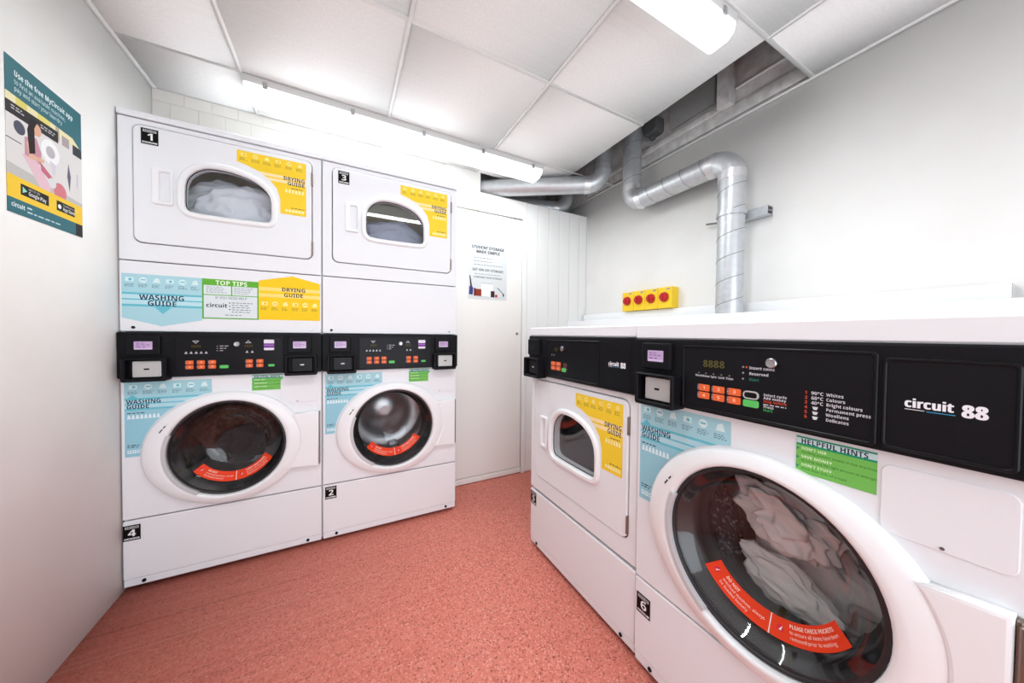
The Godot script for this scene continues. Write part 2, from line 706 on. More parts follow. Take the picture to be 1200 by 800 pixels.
func print_tower_controls() -> Image:
	# 0.365 x 0.156 m
	var im := page(1095, 468, Color(0.09, 0.09, 0.105))
	var w := Color(0.78, 0.78, 0.8)
	var amber := Color(0.33, 0.28, 0.13)
	for q: Array in [[190.0, 1.0], [720.0, -1.0]]:
		var cx: float = q[0]
		var s: float = q[1]
		fillp(im, [Vector2(cx - 34, 58 - 16 * s), Vector2(cx + 34, 58 - 16 * s), Vector2(cx, 58 + 22 * s)], w)
		fillp(im, [Vector2(cx - 18, 58 - 9 * s), Vector2(cx + 18, 58 - 9 * s), Vector2(cx, 58 + 11 * s)], Color(0.09, 0.09, 0.105))
		rect(im, cx - 56, 96, 120, 36, Color(0.07, 0.065, 0.04))
		text(im, "8888", cx + 4, 114, 44, amber, true, 1)
	for i in 5:
		fillp(im, [Vector2(82 + i * 48, 208), Vector2(114 + i * 48, 208), Vector2(98 + i * 48, 176)], w)
	for i in 2:
		fillp(im, [Vector2(690 + i * 56, 204), Vector2(722 + i * 56, 204), Vector2(706 + i * 56, 172)], w)
	for i in 3:
		disc(im, Vector2(400, 112 + i * 30), 7, Color(0.6, 0.6, 0.62))
		lines(im, 424, 107 + i * 30, [130, 100, 50][i], 1, 10, 9, w, 70 + i)
	return im


func print_washer_controls() -> Image:
	# 0.345 x 0.151 m
	var bg := Color(0.09, 0.09, 0.105)
	var im := page(1380, 604, bg)
	var k := 4000.0
	var w := Color(0.86, 0.86, 0.88)
	var red := Color(0.85, 0.3, 0.2)
	var px := func(s: float) -> float: return (s - 0.167) * k
	var py := func(y: float) -> float: return (1.022 - y) * k
	rect(im, px.call(0.216), py.call(0.994), 0.052 * k, 0.023 * k, Color(0.09, 0.085, 0.05))
	text(im, "8888", px.call(0.242), py.call(0.983), 96, Color(0.36, 0.34, 0.2), true, 1)
	var names := ["Prewash", "Wash", "Rinse", "Spin", "Remaining"]
	for i in 5:
		var x: float = px.call(0.206 + i * 0.0185)
		disc(im, Vector2(x, py.call(0.959)), 8, Color(0.5, 0.5, 0.5))
		text(im, ["Wash", "Rinse", "Spin", "Lock", "Time"][i], x, py.call(0.952), 28, w, true, 1)
	for i in 3:
		disc(im, Vector2(px.call(0.309), py.call(0.983 - i * 0.0135)), 9, Color(0.6, 0.6, 0.62))
	disc(im, Vector2(px.call(0.316), py.call(0.983)), 9, red)
	text(im, "Insert coins", px.call(0.321), py.call(0.982), 34, w, true)
	text(im, "Reserved", px.call(0.321), py.call(0.969), 34, w, true)
	text(im, "Start", px.call(0.321), py.call(0.956), 34, Color(0.2, 0.5, 0.4), true)
	text(im, "Select cycle", px.call(0.35), py.call(0.926), 30, w, true)
	text(im, "Add money", px.call(0.35), py.call(0.919), 30, w, true)
	text(im, "Stop before", px.call(0.35), py.call(0.912), 30, red, true)
	lines(im, px.call(0.35), py.call(0.906), 0.055 * k, 1, 10, 8, w, 81)
	text(im, "Press", px.call(0.35), py.call(0.9), 30, w, true)
	text(im, "Start", px.call(0.35), py.call(0.893), 30, Color(0.25, 0.7, 0.35), true)
	var cycles := ["Whites", "Colours", "Bright colours", "Permanent press", "Woollens", "Delicates"]
	var degrees := ["90°C", "60°C", "40°C", "", "", ""]
	for i in 6:
		var y: float = py.call(0.943 - i * 0.0095)
		text(im, str(i + 1), px.call(0.42), y, 34, red, true)
		if degrees[i]:
			text(im, degrees[i], px.call(0.43), y, 34, w, true)
		else:
			fillp(im, [Vector2(px.call(0.432), y - 10), Vector2(px.call(0.441), y - 10), Vector2(px.call(0.439), y + 14), Vector2(px.call(0.434), y + 14)], w)
		text(im, cycles[i], px.call(0.452), y, 32, w, true, 0, 0.9)
	return im


func print_dryer_controls() -> Image:
	var im := page(660, 302, Color(0.09, 0.09, 0.105))
	rect(im, 70, 56, 100, 34, Color(0.08, 0.075, 0.05))
	text(im, "88", 140, 73, 44, Color(0.34, 0.3, 0.16), true, 1)
	disc(im, Vector2(80, 122), 6, Color(0.7, 0.7, 0.7))
	disc(im, Vector2(112, 122), 6, Color(0.7, 0.7, 0.7))
	lines(im, 250, 186, 50, 4, 14, 6, Color(0.7, 0.4, 0.38), 91)
	return im


func print_badge(small: bool) -> Image:
	# 0.117 x 0.142 m
	var im := page(468, 568, Color(0.09, 0.09, 0.105))
	var w := Color(0.95, 0.95, 0.97)
	for k in 5:
		text(im, "circuit", 76 + k, 268, 78, w, true, 0, 0.8)
		text(im, "88", 294 + k * 1.5, 280, 104, w, true, 0, 0.8)
	rect(im, 80, 306, 80, 4, w)
	rect(im, 168, 308, 108, 5, Color(0.25, 0.62, 0.8))
	return im


func print_door_sticker() -> Image:
	# unrolled: along the arc, then across it
	var im := page(1024, 150, Color(0.93, 0.27, 0.14))
	rect(im, 508, 0, 8, 150, Color(0.95, 0.9, 0.88))
	var w := Color(0.98, 0.92, 0.88)
	for x: float in [60.0, 580.0]:
		disc(im, Vector2(x, 72), 24, Color(0.86, 0.2, 0.28))
		fillp(im, [Vector2(x - 10, 86), Vector2(x + 14, 52), Vector2(x + 4, 88)], w)
	text(im, "DO NOT", 130, 36, 34, w, true)
	text(im, "overload machine, always", 130, 74, 30, w)
	text(im, "be loaded loosely", 130, 110, 30, w)
	text(im, "PLEASE CHECK POCKETS", 640, 36, 34, w, true, 0, 0.85)
	text(im, "to ensure all items have been", 640, 74, 30, w, false, 0, 0.86)
	text(im, "removed prior to washing", 640, 110, 30, w, false, 0, 0.86)
	return im


func print_app_poster() -> Image:
	# 0.275 x 0.412 m
	var teal := Color(0.2, 0.42, 0.46)
	var im := page(550, 824, Color(0.86, 0.85, 0.84))
	# the picture in the middle: a laundrette with a person kneeling at a machine
	rect(im, 0, 190, 550, 60, Color(0.9, 0.87, 0.7))
	rect(im, 60, 190, 70, 50, Color(0.85, 0.8, 0.42))
	rect(im, 200, 190, 90, 50, Color(0.87, 0.82, 0.45))
	rect(im, 330, 200, 30, 80, Color(0.7, 0.66, 0.58))
	fillp(im, [Vector2(0, 236), Vector2(350, 226), Vector2(350, 296), Vector2(0, 302)], Color(0.17, 0.16, 0.17))
	lines(im, 30, 250, 110, 2, 14, 6, Color(0.8, 0.8, 0.8), 101)
	lines(im, 220, 250, 110, 2, 14, 6, Color(0.8, 0.8, 0.8), 102)
	rect(im, 380, 228, 60, 60, Color(0.66, 0.62, 0.62))
	rect(im, 470, 240, 80, 62, Color(0.18, 0.2, 0.22))
	disc(im, Vector2(80, 350), 36, Color(0.3, 0.31, 0.38))
	disc(im, Vector2(290, 380), 70, Color(0.93, 0.93, 0.93))
	disc(im, Vector2(290, 380), 34, Color(0.72, 0.7, 0.72))
	fillp(im, [Vector2(430, 380), Vector2(450, 460), Vector2(440, 560), Vector2(420, 470)], Color(0.36, 0.37, 0.42))
	rect(im, 500, 420, 12, 90, Color(0.75, 0.75, 0.8))
	rect(im, 0, 430, 90, 6, Color(0.4, 0.4, 0.42))
	fillp(im, [Vector2(0, 560), Vector2(550, 600), Vector2(550, 640), Vector2(0, 640)], Color(0.75, 0.74, 0.73))
	fillp(im, [Vector2(110, 380), Vector2(190, 350), Vector2(222, 420), Vector2(216, 490), Vector2(110, 486)], Color(0.78, 0.56, 0.62))
	fillp(im, [Vector2(90, 480), Vector2(190, 480), Vector2(290, 590), Vector2(280, 624), Vector2(210, 620)], Color(0.88, 0.74, 0.78))
	fillp(im, [Vector2(210, 470), Vector2(320, 540), Vector2(340, 580), Vector2(220, 520)], Color(0.78, 0.42, 0.5))
	fillp(im, [Vector2(120, 400), Vector2(146, 396), Vector2(160, 456), Vector2(240, 448), Vector2(240, 468), Vector2(140, 486)], Color(0.86, 0.68, 0.58))
	disc(im, Vector2(190, 300), 36, Color(0.86, 0.66, 0.56))
	fillp(im, [Vector2(150, 258), Vector2(200, 250), Vector2(176, 300), Vector2(180, 440), Vector2(140, 460), Vector2(128, 330)], Color(0.13, 0.1, 0.1))
	disc(im, Vector2(360, 590), 52, Color(0.82, 0.48, 0.52))
	disc(im, Vector2(300, 560), 30, Color(0.85, 0.85, 0.86))
	fillp(im, [Vector2(280, 430), Vector2(330, 440), Vector2(320, 520), Vector2(300, 500)], Color(0.82, 0.8, 0.84))
	# header, band and footer
	fillp(im, [Vector2(0, 0), Vector2(550, 0), Vector2(550, 252), Vector2(470, 200), Vector2(0, 192)], teal)
	text(im, "Use the free MyCircuit app", 52, 72, 42, Color(0.92, 0.96, 0.96), true, 0, 0.78)
	text(im, "to find an available machine,", 52, 116, 34, Color(0.85, 0.92, 0.92), false, 0, 0.82)
	text(im, "pay and start your laundry", 52, 152, 34, Color(0.85, 0.92, 0.92), false, 0, 0.82)
	rect(im, 0, 622, 550, 122, Color(0.94, 0.78, 0.22))
	for q: Array in [[80.0, 190.0, "GET IT ON", "Google Play"], [330.0, 150.0, "Download on the", "App Store"]]:
		var x: float = q[0]
		rect(im, x, 650, q[1], 60, Color(0.1, 0.1, 0.1))
		text(im, q[2], x + 50, 664, 17, Color(0.9, 0.9, 0.9))
		text(im, q[3], x + 50, 688, 30, Color(0.95, 0.95, 0.95), true, 0, 0.72)
	fillp(im, [Vector2(92, 662), Vector2(122, 680), Vector2(92, 698)], Color(0.6, 0.85, 0.75))
	disc(im, Vector2(354, 682), 14, Color(0.95, 0.95, 0.95))
	rect(im, 0, 744, 550, 80, teal)
	text(im, "circuit", 22, 778, 34, Color(0.95, 0.97, 0.97), true, 0, 0.8)
	lines(im, 120, 766, 60, 1, 10, 9, Color(0.8, 0.88, 0.9), 111)
	lines(im, 120, 790, 350, 1, 10, 8, Color(0.75, 0.85, 0.87), 112)
	rect(im, 488, 744, 62, 80, Color(0.15, 0.15, 0.17))
	return im


func print_storage_poster() -> Image:
	# 0.3 x 0.4 m
	var im := page(450, 600, Color(0.85, 0.86, 0.865))
	var ink := Color(0.2, 0.21, 0.25)
	for k in 3:
		text(im, "STUDENT STORAGE", 224 + k, 52, 44, ink, true, 1, 0.95)
		text(im, "MADE SIMPLE", 224 + k, 98, 44, ink, true, 1, 0.95)
	for i in 3:
		lines(im, 60, 160 + i * 36, 340, 1, 10, 7, Color(0.55, 0.56, 0.58), 121 + i)
	text(im, "GET 10% OFF STORAGE!", 225, 290, 36, ink, true, 1, 0.9)
	lines(im, 70, 330, 320, 1, 10, 7, Color(0.6, 0.6, 0.62), 131)
	text(im, "COMPARE YOUR STORAGE", 225, 368, 28, Color(0.4, 0.42, 0.46), true, 1, 0.95)
	# guitar, suitcase, box, speaker and lamp
	fillp(im, [Vector2(10, 556), Vector2(14, 470), Vector2(40, 460), Vector2(58, 490), Vector2(52, 560)], Color(0.25, 0.24, 0.5))
	fillp(im, [Vector2(26, 470), Vector2(14, 360), Vector2(24, 356), Vector2(44, 466)], Color(0.2, 0.15, 0.14))
	rect(im, 64, 494, 106, 74, Color(0.55, 0.2, 0.15))
	rect(im, 64, 486, 20, 82, Color(0.35, 0.16, 0.12))
	rect(im, 150, 430, 132, 140, Color(0.95, 0.95, 0.96))
	rect(im, 150, 426, 132, 5, Color(0.55, 0.56, 0.58))
	rect(im, 258, 506, 46, 66, Color(0.26, 0.16, 0.14))
	disc(im, Vector2(324, 556), 16, Color(0.7, 0.22, 0.26))
	fillp(im, [Vector2(332, 470), Vector2(342, 464), Vector2(414, 530), Vector2(406, 536)], Color(0.45, 0.46, 0.48))
	rect(im, 402, 528, 16, 30, Color(0.18, 0.18, 0.2))
	rect(im, 20, 572, 400, 3, Color(0.65, 0.65, 0.66))
	return im


# ------------------------------------------------------------------ room
func room() -> void:
	var s := structure("floor")
	put("vinyl_sheet", box(Vector3(XL - 0.1, -0.1, -2.85), Vector3(XW + 0.1, 0, ZF + 0.1)), M.floor, s)
	s = structure("wall_left")
	put("plaster", box(Vector3(XL - 0.1, 0, -2.85), Vector3(XL, YT, ZF + 0.1)), M.wall_paint, s)
	s = structure("wall_front")
	put("plaster", box(Vector3(XL, 0, ZF), Vector3(-0.65, YT, ZF + 0.1)), M.wall_paint, s)
	put("plaster", box(Vector3(1.55, 0, ZF), Vector3(XW, YT, ZF + 0.1)), M.wall_paint, s)
	put("plaster", box(Vector3(-0.65, 0, ZF), Vector3(1.55, 0.05, ZF + 0.1)), M.wall_paint, s)
	put("plaster", box(Vector3(-0.65, 1.8, ZF), Vector3(1.55, YT, ZF + 0.1)), M.wall_paint, s)
	s = structure("window_1")
	put("window_frame", frame(rr(-0.65, 0.05, 1.55, 1.8), rr(-0.61, 0.09, 1.51, 1.76), ZF + 0.002, ZF + 0.06), M.trim_white, s)
	for i in 3:
		put("pane", box(Vector3(-0.61 + 0.72 * i, 0.09, ZF + 0.02), Vector3(0.07 + 0.72 * i, 1.76, ZF + 0.026)), M.frosted_pane, s)
		if i:
			put("mullion", box(Vector3(-0.65 + 0.72 * i, 0.09, ZF + 0.004), Vector3(-0.61 + 0.72 * i, 1.76, ZF + 0.05)), M.trim_white, s)
	s = structure("wall_alcove")
	put("plaster", box(Vector3(XL, 0, -2.85), Vector3(XW, YT, -2.75)), M.concrete, s)
	s = structure("wall_right")
	put("plaster", box(Vector3(XW, 0, -2.85), Vector3(XW + 0.1, YC, ZF + 0.1)), M.wall_paint, s)
	put("concrete_band", box(Vector3(XW + 0.002, YC, -2.85), Vector3(XW + 0.1, YT, ZF + 0.1)), M.concrete, s)
	put("concrete_ledge", box(Vector3(XW - 0.016, 2.2, -2.1), Vector3(XW + 0.002, 2.262, -0.5), 0.004), M.concrete, s)
	put("concrete_nib", box(Vector3(XW - 0.03, 2.262, -2.1), Vector3(XW + 0.002, 2.3, -1.02), 0.004), M.concrete, s)
	put("concrete_pier", box(Vector3(XW - 0.05, 2.262, -1.035), Vector3(XW + 0.002, YT, -0.965), 0.004), M.concrete, s)
	put("timber_batten", box(Vector3(XW - 0.012, 2.338, -0.96), Vector3(XW + 0.002, 2.346, -0.5)), M.paper, s)
	put("access_panel", box(Vector3(XW - 0.02, 2.335, -1.335), Vector3(XW + 0.002, YT, -1.06), 0.003), M.grey_panel, s)

	s = structure("wall_back")
	put("brick_backing", box(Vector3(XL, 1.93, ZB - 0.1), Vector3(0.603, YT, ZB - 0.003)), M.brick_paint, s)
	var rows := [[1.934, 1.9755], [1.9785, 2.0485], [2.0515, 2.1215], [2.1245, 2.178]]
	for k in rows.size():
		var x := XL
		var first := 0.062 + 0.05 * (k % 2)
		while x < 0.6:
			var e := minf(x + (first if x == XL else 0.1), 0.603)
			if e - x > 0.015:
				var jut := rng.randf_range(-0.0006, 0.0006)
				put("brick", box(Vector3(x + 0.0014, rows[k][0], ZB - 0.006), Vector3(e - 0.0014, rows[k][1], ZB + jut), 0.0014), M.brick_paint, s)
			x = e
	put("panel", box(Vector3(0.603, 1.922, ZB - 0.1), Vector3(0.85, YT, ZB)), M.door_paint, s)
	put("panel", box(Vector3(0.85, 1.922, ZB - 0.1), Vector3(1.23, 2.05, ZB)), M.door_paint, s)
	put("alcove_side", box(Vector3(0.603, 0, -2.75), Vector3(0.63, YT, ZB - 0.1)), M.door_paint, s)
	put("jamb", box(Vector3(0.603, 0, ZB - 0.1), Vector3(0.632, 1.922, ZB)), M.door_paint, s)
	put("jamb", box(Vector3(1.197, 0, ZB - 0.1), Vector3(1.23, 1.922, ZB + 0.006), 0.002), M.board_paint, s)
	put("board_backing", box(Vector3(1.23, 0, ZB - 0.1), Vector3(XW, 2.05, ZB - 0.006)), M.board_paint, s)
	var bx := 1.232
	while bx < XW - 0.01:
		var be := minf(bx + 0.1, XW)
		put("board", box(Vector3(bx + 0.0012, 0.002, ZB - 0.007), Vector3(be - 0.0012, 2.05, ZB), 0.003), M.board_paint, s)
		bx = be
	s = structure("door_1")
	put("leaf", box(Vector3(0.636, 0.046, ZB - 0.04), Vector3(1.193, 1.912, ZB - 0.005), 0.002), M.door_paint, s)
	put("bottom_rail", box(Vector3(0.634, 0.004, ZB - 0.04), Vector3(1.196, 0.042, ZB - 0.001), 0.003), M.door_paint, s)
	var lock := put("keyhole", turned(Vector2(1.155, 1.061), [[0.009, 0.009, ZB - 0.006], [0.009, 0.009, ZB], [0.004, 0.004, ZB + 0.001]], false, true, false, 20), M.steel_dark, s)
	lock.set_meta("label", "small dark metal keyhole")
	# boxing behind the right-hand machines
	s = structure("trim_1")
	put("boxing", box(Vector3(1.62, 0, ZB + 0.002), Vector3(XW, 1.166, ZF), 0.003), M.trim_white, s)
	s = structure("roof_slab")
	put("concrete_slab", box(Vector3(XL - 0.1, YT, -2.85), Vector3(XW + 0.1, YT + 0.1, ZF + 0.1)), M.concrete, s)


func ceiling() -> void:
	var s := structure("ceiling")
	var xs := [XL, -0.392, 0.213, 0.817, 1.42, XW]
	var zs := [ZB, -1.8, -1.217, -0.645, -0.05, 0.545, 1.14, ZF]
	for i in 5:
		for k in 7:
			if i == 4 and k < 3:
				continue
			put("ceiling_tile", box(Vector3(xs[i] + 0.002, YC + 0.003, zs[k] + 0.002), Vector3(xs[i + 1] - 0.002, YC + 0.018, zs[k + 1] - 0.002)), M.tile, s)
	for i in range(1, 5):
		put("grid_bar", box(Vector3(xs[i] - 0.0075, YC, ZB if i < 4 else -0.645), Vector3(xs[i] + 0.0075, YC + 0.004, ZF)), M.grid_bar, s)
	for k in range(1, 7):
		put("grid_bar", box(Vector3(XL, YC + 0.0005, zs[k] - 0.008), Vector3(XW if k != 2 else 1.42, YC + 0.0045, zs[k] + 0.008)), M.grid_bar, s)
	put("wall_angle", box(Vector3(XL, YC - 0.001, ZB), Vector3(XL + 0.02, YC + 0.003, ZF)), M.grid_bar, s)
	put("wall_angle", box(Vector3(XW - 0.02, YC - 0.001, -2.1), Vector3(XW, YC + 0.003, ZF)), M.grid_bar, s)


# ------------------------------------------------------------------ lamps
func fixtures() -> void:
	for q: Array in [[Vector3(0.392, YC, -1.85), "long white fluorescent batten light above the stacked towers"], [Vector3(0.437, YC, -0.694), "white fluorescent batten light cut off by the top of the picture"]]:
		var t := thing("fluorescent_light", q[1], "light", q[0], 0.0, "fluorescent battens on the ceiling")
		t.rotation.x = PI / 2
		put("tray", plate(rr(-0.785, -0.05, 0.785, 0.05, 0.008), 0.001, 0.03, 0.004), M.lamp_tray, t)
		var st := tool()
		loft(st, [at_z(rr(-0.782, -0.047, 0.782, 0.047, 0.012), 0.03), at_z(rr(-0.776, -0.045, 0.776, 0.045, 0.012), 0.06), at_z(rr(-0.76, -0.036, 0.76, 0.036, 0.012), 0.088), at_z(rr(-0.745, -0.024, 0.745, 0.024, 0.01), 0.1)], false, true)
		var d := put("diffuser", done(st), M.diffuser, t)
		d.set_meta("label", "glowing white plastic diffuser")
		var c := box(Vector3(-0.009, 0, 0.014), Vector3(0.009, 0.007, 0.042), 0.002)
		for x: float in [-0.7, -0.35, 0.0, 0.35, 0.7]:
			for side in 2:
				var o := put("clip", c, M.steel, t)
				o.position = Vector3(x, 0.047 if side else -0.054, 0)


# ------------------------------------------------------------------ machines
func cabinet(root: Node3D, w: float, y1: float) -> void:
	put("cabinet", frame(rr(0, 0.02, w, y1, 0.004, 2), rr(0.012, 0.03, w - 0.012, y1 - 0.012), -0.7, -0.02), M.enamel, root)
	put("back_panel", box(Vector3(0.012, 0.03, -0.7), Vector3(w - 0.012, y1 - 0.012, -0.69)), M.enamel, root)
	for x: float in [0.06, w - 0.06]:
		for z: float in [-0.64, -0.08]:
			var ft := put("foot", turned(Vector2.ZERO, [[0.022, 0.022, 0.0], [0.022, 0.022, 0.008], [0.01, 0.01, 0.012], [0.01, 0.01, 0.03]], true, true, false, 20), M.rubber, root)
			ft.position = Vector3(x, 0, z)
			ft.rotation.x = -PI / 2
	put("base_panel", plate(rr(0.002, 0.047, w - 0.002, 0.287, 0.006), -0.02, 0.0, 0.004), M.enamel, root)
	put("base_lip", plate(rr(0.003, 0.018, w - 0.003, 0.0465, 0.003), -0.02, -0.002, 0.003), M.enamel, root)
	for x: float in [0.062, w - 0.06]:
		put("screw", turned(Vector2(x, 0.034), [[0.007, 0.007, 0.0], [0.006, 0.006, 0.003]], false, true, false, 12), M.black, root)


func number_sticker(root: Node3D, n: int, x: float, y: float, z := 0.0005) -> void:
	var r := Rect2(x, y - 0.062, 0.05, 0.062)
	put("number_sticker", plate(rr(r.position.x, r.position.y, r.end.x, r.end.y), z, z + 0.0006, 0.0, r), printed(print_number(n)), root)


func sticker(root: Node, called: String, pts: PackedVector2Array, r: Rect2, m: Material, z := 0.0005) -> MeshInstance3D:
	return put(called, plate(pts, z, z + 0.0006, 0.0, r), m, root)


func card_reader(panel: Node3D, x: float, silver: bool, lit: bool) -> void:
	# the display module above and the open reader box below
	put("display_module", plate(rr(x + 0.012, 0.956, x + 0.107, 1.032, 0.005), 0.017, 0.032, 0.004), M.black, panel)
	var sc := put("display_screen", plate(rr(x + 0.034, 0.978, x + 0.086, 1.01, 0.002), 0.032, 0.0328, 0.0, Rect2(x + 0.034, 0.978, 0.052, 0.032)), M.lcd if lit else M.black_gloss, panel)
	if lit:
		sc.set_meta("label", "pale purple screen")
	put("reader_box", frame(rr(x + 0.002, 0.851, x + 0.131, 0.944, 0.007), rr(x + 0.014, 0.864, x + 0.119, 0.936, 0.004), 0.0, 0.05, 0.003), M.black, panel)
	var p := put("reader_plate", plate(rr(x + 0.03, 0.868, x + 0.112, 0.932, 0.003), 0.017, 0.036, 0.002), M.silver_plate if silver else M.black_gloss, panel)
	p.set_meta("label", "silver card reader plate" if silver else "black card reader plate")
	put("reader_slot", plate(rr(x + 0.062, 0.897, x + 0.078, 0.903, 0.002), 0.0355, 0.0366), M.black if silver else M.silver_plate, panel)


func buttons(panel: Node3D, x: float, y: float, cols: int, dx: float, w := 0.026) -> void:
	for r in 2:
		for c in cols:
			var n := r * cols + c + 1
			if not M.has("button_%d" % n):
				var im := page(96, 60, Color(0.93, 0.43, 0.24))
				rect(im, 0, 0, 14, 60, Color(0.5, 0.42, 0.44))
				disc(im, Vector2(8, 30), 4, Color(0.85, 0.85, 0.9))
				text(im, str(n), 54, 28, 38, Color(1.0, 0.8, 0.68), true, 1)
				M["button_%d" % n] = printed(im)
			put("orange_button", plate(rr(x + c * dx, y - r * 0.0195, x + c * dx + w, y + 0.0165 - r * 0.0195, 0.003), 0.018, 0.0222, 0.001, Rect2(x + c * dx, y - r * 0.0195, w, 0.0165)), M["button_%d" % n], panel)


func key_lock(panel: Node3D, x: float, y: float) -> void:
	put("key_lock", turned(Vector2(x, y), [[0.0105, 0.0105, 0.018], [0.0105, 0.0105, 0.026], [0.0085, 0.0085, 0.028], [0.005, 0.005, 0.0275]], false, true, false, 24), M.steel, panel)


func overlay(panel: Node3D, r: Rect2, m: Material) -> void:
	put("overlay", plate(rr(r.position.x, r.position.y, r.end.x, r.end.y), 0.0178, 0.0186, 0.0, r), m, panel)
	put("overlay_rim", frame(rr(r.position.x - 0.006, r.position.y - 0.006, r.end.x + 0.006, r.end.y + 0.006, 0.008), rr(r.position.x, r.position.y, r.end.x, r.end.y, 0.005), 0.0175, 0.0212, 0.0015), M.black_gloss, panel)


var guide_pts := PackedVector2Array()
const DC := Vector2(0.337, 0.543)     # middle of the washer door


func washer_section(root: Node3D, w: float, tinted: bool) -> void:
	put("washer_front", frame(rr(0.002, 0.292, w - 0.002, 0.861, 0.006), ell(DC.x, DC.y, 0.224, 0.224), -0.02, 0.0, 0.003), M.enamel, root)
	var door := put("washer_door", turned(DC, [[0.277, 0.246, 0.0005], [0.277, 0.246, 0.0075], [0.2755, 0.2447, 0.013], [0.27, 0.2405, 0.0175], [0.252, 0.2295, 0.0225], [0.231, 0.2185, 0.0265], [0.2165, 0.211, 0.0275], [0.2095, 0.2085, 0.0245], [0.207, 0.207, 0.018], [0.205, 0.205, -0.012]]), M.ring_white, root)
	# latch plate that grows out of the ring on the right
	var p := PackedVector2Array([Vector2(w - 0.013, 0.403), Vector2(w - 0.013, 0.672)])
	for i in 15:
		var a := lerpf(0.54, -0.6, i / 14.0)
		p.append(DC + Vector2(0.262 * cos(a), 0.236 * sin(a)))
	put("latch_plate", plate(p, 0.0005, 0.0225, 0.006), M.ring_white, door)
	put("latch_gap_strip", box(Vector3(w - 0.0122, 0.41, 0.0005), Vector3(w - 0.007, 0.668, 0.016), 0.001), M.hinge_steel, door)  # strip added in place of the dark gap at the latch plate's end
	put("door_seal", turned(DC, [[0.2055, 0.2055, 0.012], [0.2, 0.2, 0.0155], [0.196, 0.196, 0.012], [0.197, 0.197, -0.004]]), M.rubber, door)
	put("gasket", turned(DC, [[0.218, 0.218, -0.014], [0.205, 0.205, -0.02], [0.197, 0.197, -0.045], [0.186, 0.186, -0.05], [0.18, 0.18, -0.075], [0.186, 0.186, -0.08], [0.172, 0.172, -0.1], [0.174, 0.174, -0.12], [0.24, 0.24, -0.13]]), M.rubber, root)
	put("door_glass", turned(DC, [[0.2, 0.2, 0.008], [0.19, 0.19, -0.006], [0.18, 0.18, -0.02], [0.168, 0.168, -0.035], [0.15, 0.15, -0.046], [0.13, 0.13, -0.057], [0.115, 0.115, -0.07], [0.095, 0.095, -0.079], [0.06, 0.06, -0.084]], false, true), M.glass, door)
	put("drum", turned(DC, [[0.24, 0.24, -0.13], [0.245, 0.245, -0.15], [0.245, 0.245, -0.42], [0.225, 0.225, -0.44], [0.12, 0.12, -0.45], [0.1, 0.1, -0.435], [0.03, 0.03, -0.43]], false, true), M.steel, root)
	for i in 3:
		var a := TAU * (i + 0.35) / 3
		var c := DC + Vector2(cos(a), sin(a)) * 0.222
		var o := put("lifter", box(Vector3(-0.03, -0.022, -0.42), Vector3(0.03, 0.022, -0.3), 0.012), M.steel, root)
		o.position = Vector3(c.x, c.y, 0)
		o.rotation.z = a + PI / 2
	# orange warning strip stuck on the cone of the glass
	var st := tool()
	var a0 := deg_to_rad(217.0)
	var a1 := deg_to_rad(331.0)
	var n := 40
	for i in n:
		var q := []
		for e: Array in [[i, 0], [i + 1, 0], [i + 1, 1], [i, 1]]:
			var a: float = lerpf(a0, a1, float(e[0]) / n)
			var rad: float = 0.168 if e[1] == 0 else 0.131
			var zz: float = -0.0325 if e[1] == 0 else -0.0535
			q.append([Vector3(DC.x + rad * cos(a), DC.y + rad * sin(a), zz), Vector2(float(e[0]) / n, 1.0 - e[1])])
		for k: int in [0, 2, 1, 0, 3, 2]:
			st.set_uv(q[k][1])
			st.add_vertex(q[k][0])
	var s := put("warning_strip", done(st), M.door_print, door)
	s.set_meta("label", "orange curved warning strip")
	var gp := PackedVector2Array()
	for i in 21:
		gp.append(DC + Vector2.from_angle(lerpf(2.75, 4.2, i / 20.0)) * 0.2145)
	for i in 21:
		gp.append(DC + Vector2.from_angle(lerpf(4.2, 2.75, i / 20.0)) * 0.2)
	put("door_grip", plate(gp, 0.012, 0.0285, 0.002), M.grip_grey, door)
	# small dark marking on the ring
	var pr := put("door_marking", plate(rr(-0.022, -0.0035, 0.022, 0.0035), 0, 0.0004, 0.0, Rect2(-0.022, -0.0035, 0.044, 0.007)), M.marking, door)
	pr.transform = Transform3D(Basis(Vector3(0, 0, 1), deg_to_rad(55)) , Vector3(DC.x - 0.205, DC.y + 0.112, 0.0262))
	# soap drawer: a softly raised pad
	put("soap_drawer", plate(rr(0.521, 0.718, w - 0.012, 0.836, 0.014), 0.0002, 0.002, 0.0015), M.enamel, root)
	put("drawer_catch", turned(Vector2(0.587, 0.724), [[0.003, 0.003, 0.0015], [0.002, 0.002, 0.004]], false, true, false, 10), M.steel_dark, root)
	# washing guide, cut round the door
	var g := PackedVector2Array([Vector2(0.013, 0.846), Vector2(0.013, 0.546), Vector2(DC.x - 0.2825, 0.546)])
	for i in 13:
		var a := lerpf(PI - 0.02, PI * 0.568, i / 12.0)
		g.append(DC + Vector2(0.2825 * cos(a), 0.2515 * sin(a)))
	g.append(Vector2(0.276, 0.846))
	sticker(root, "washing_guide_sticker", g, Rect2(0.013, 0.546, 0.263, 0.3), M.washing_guide)


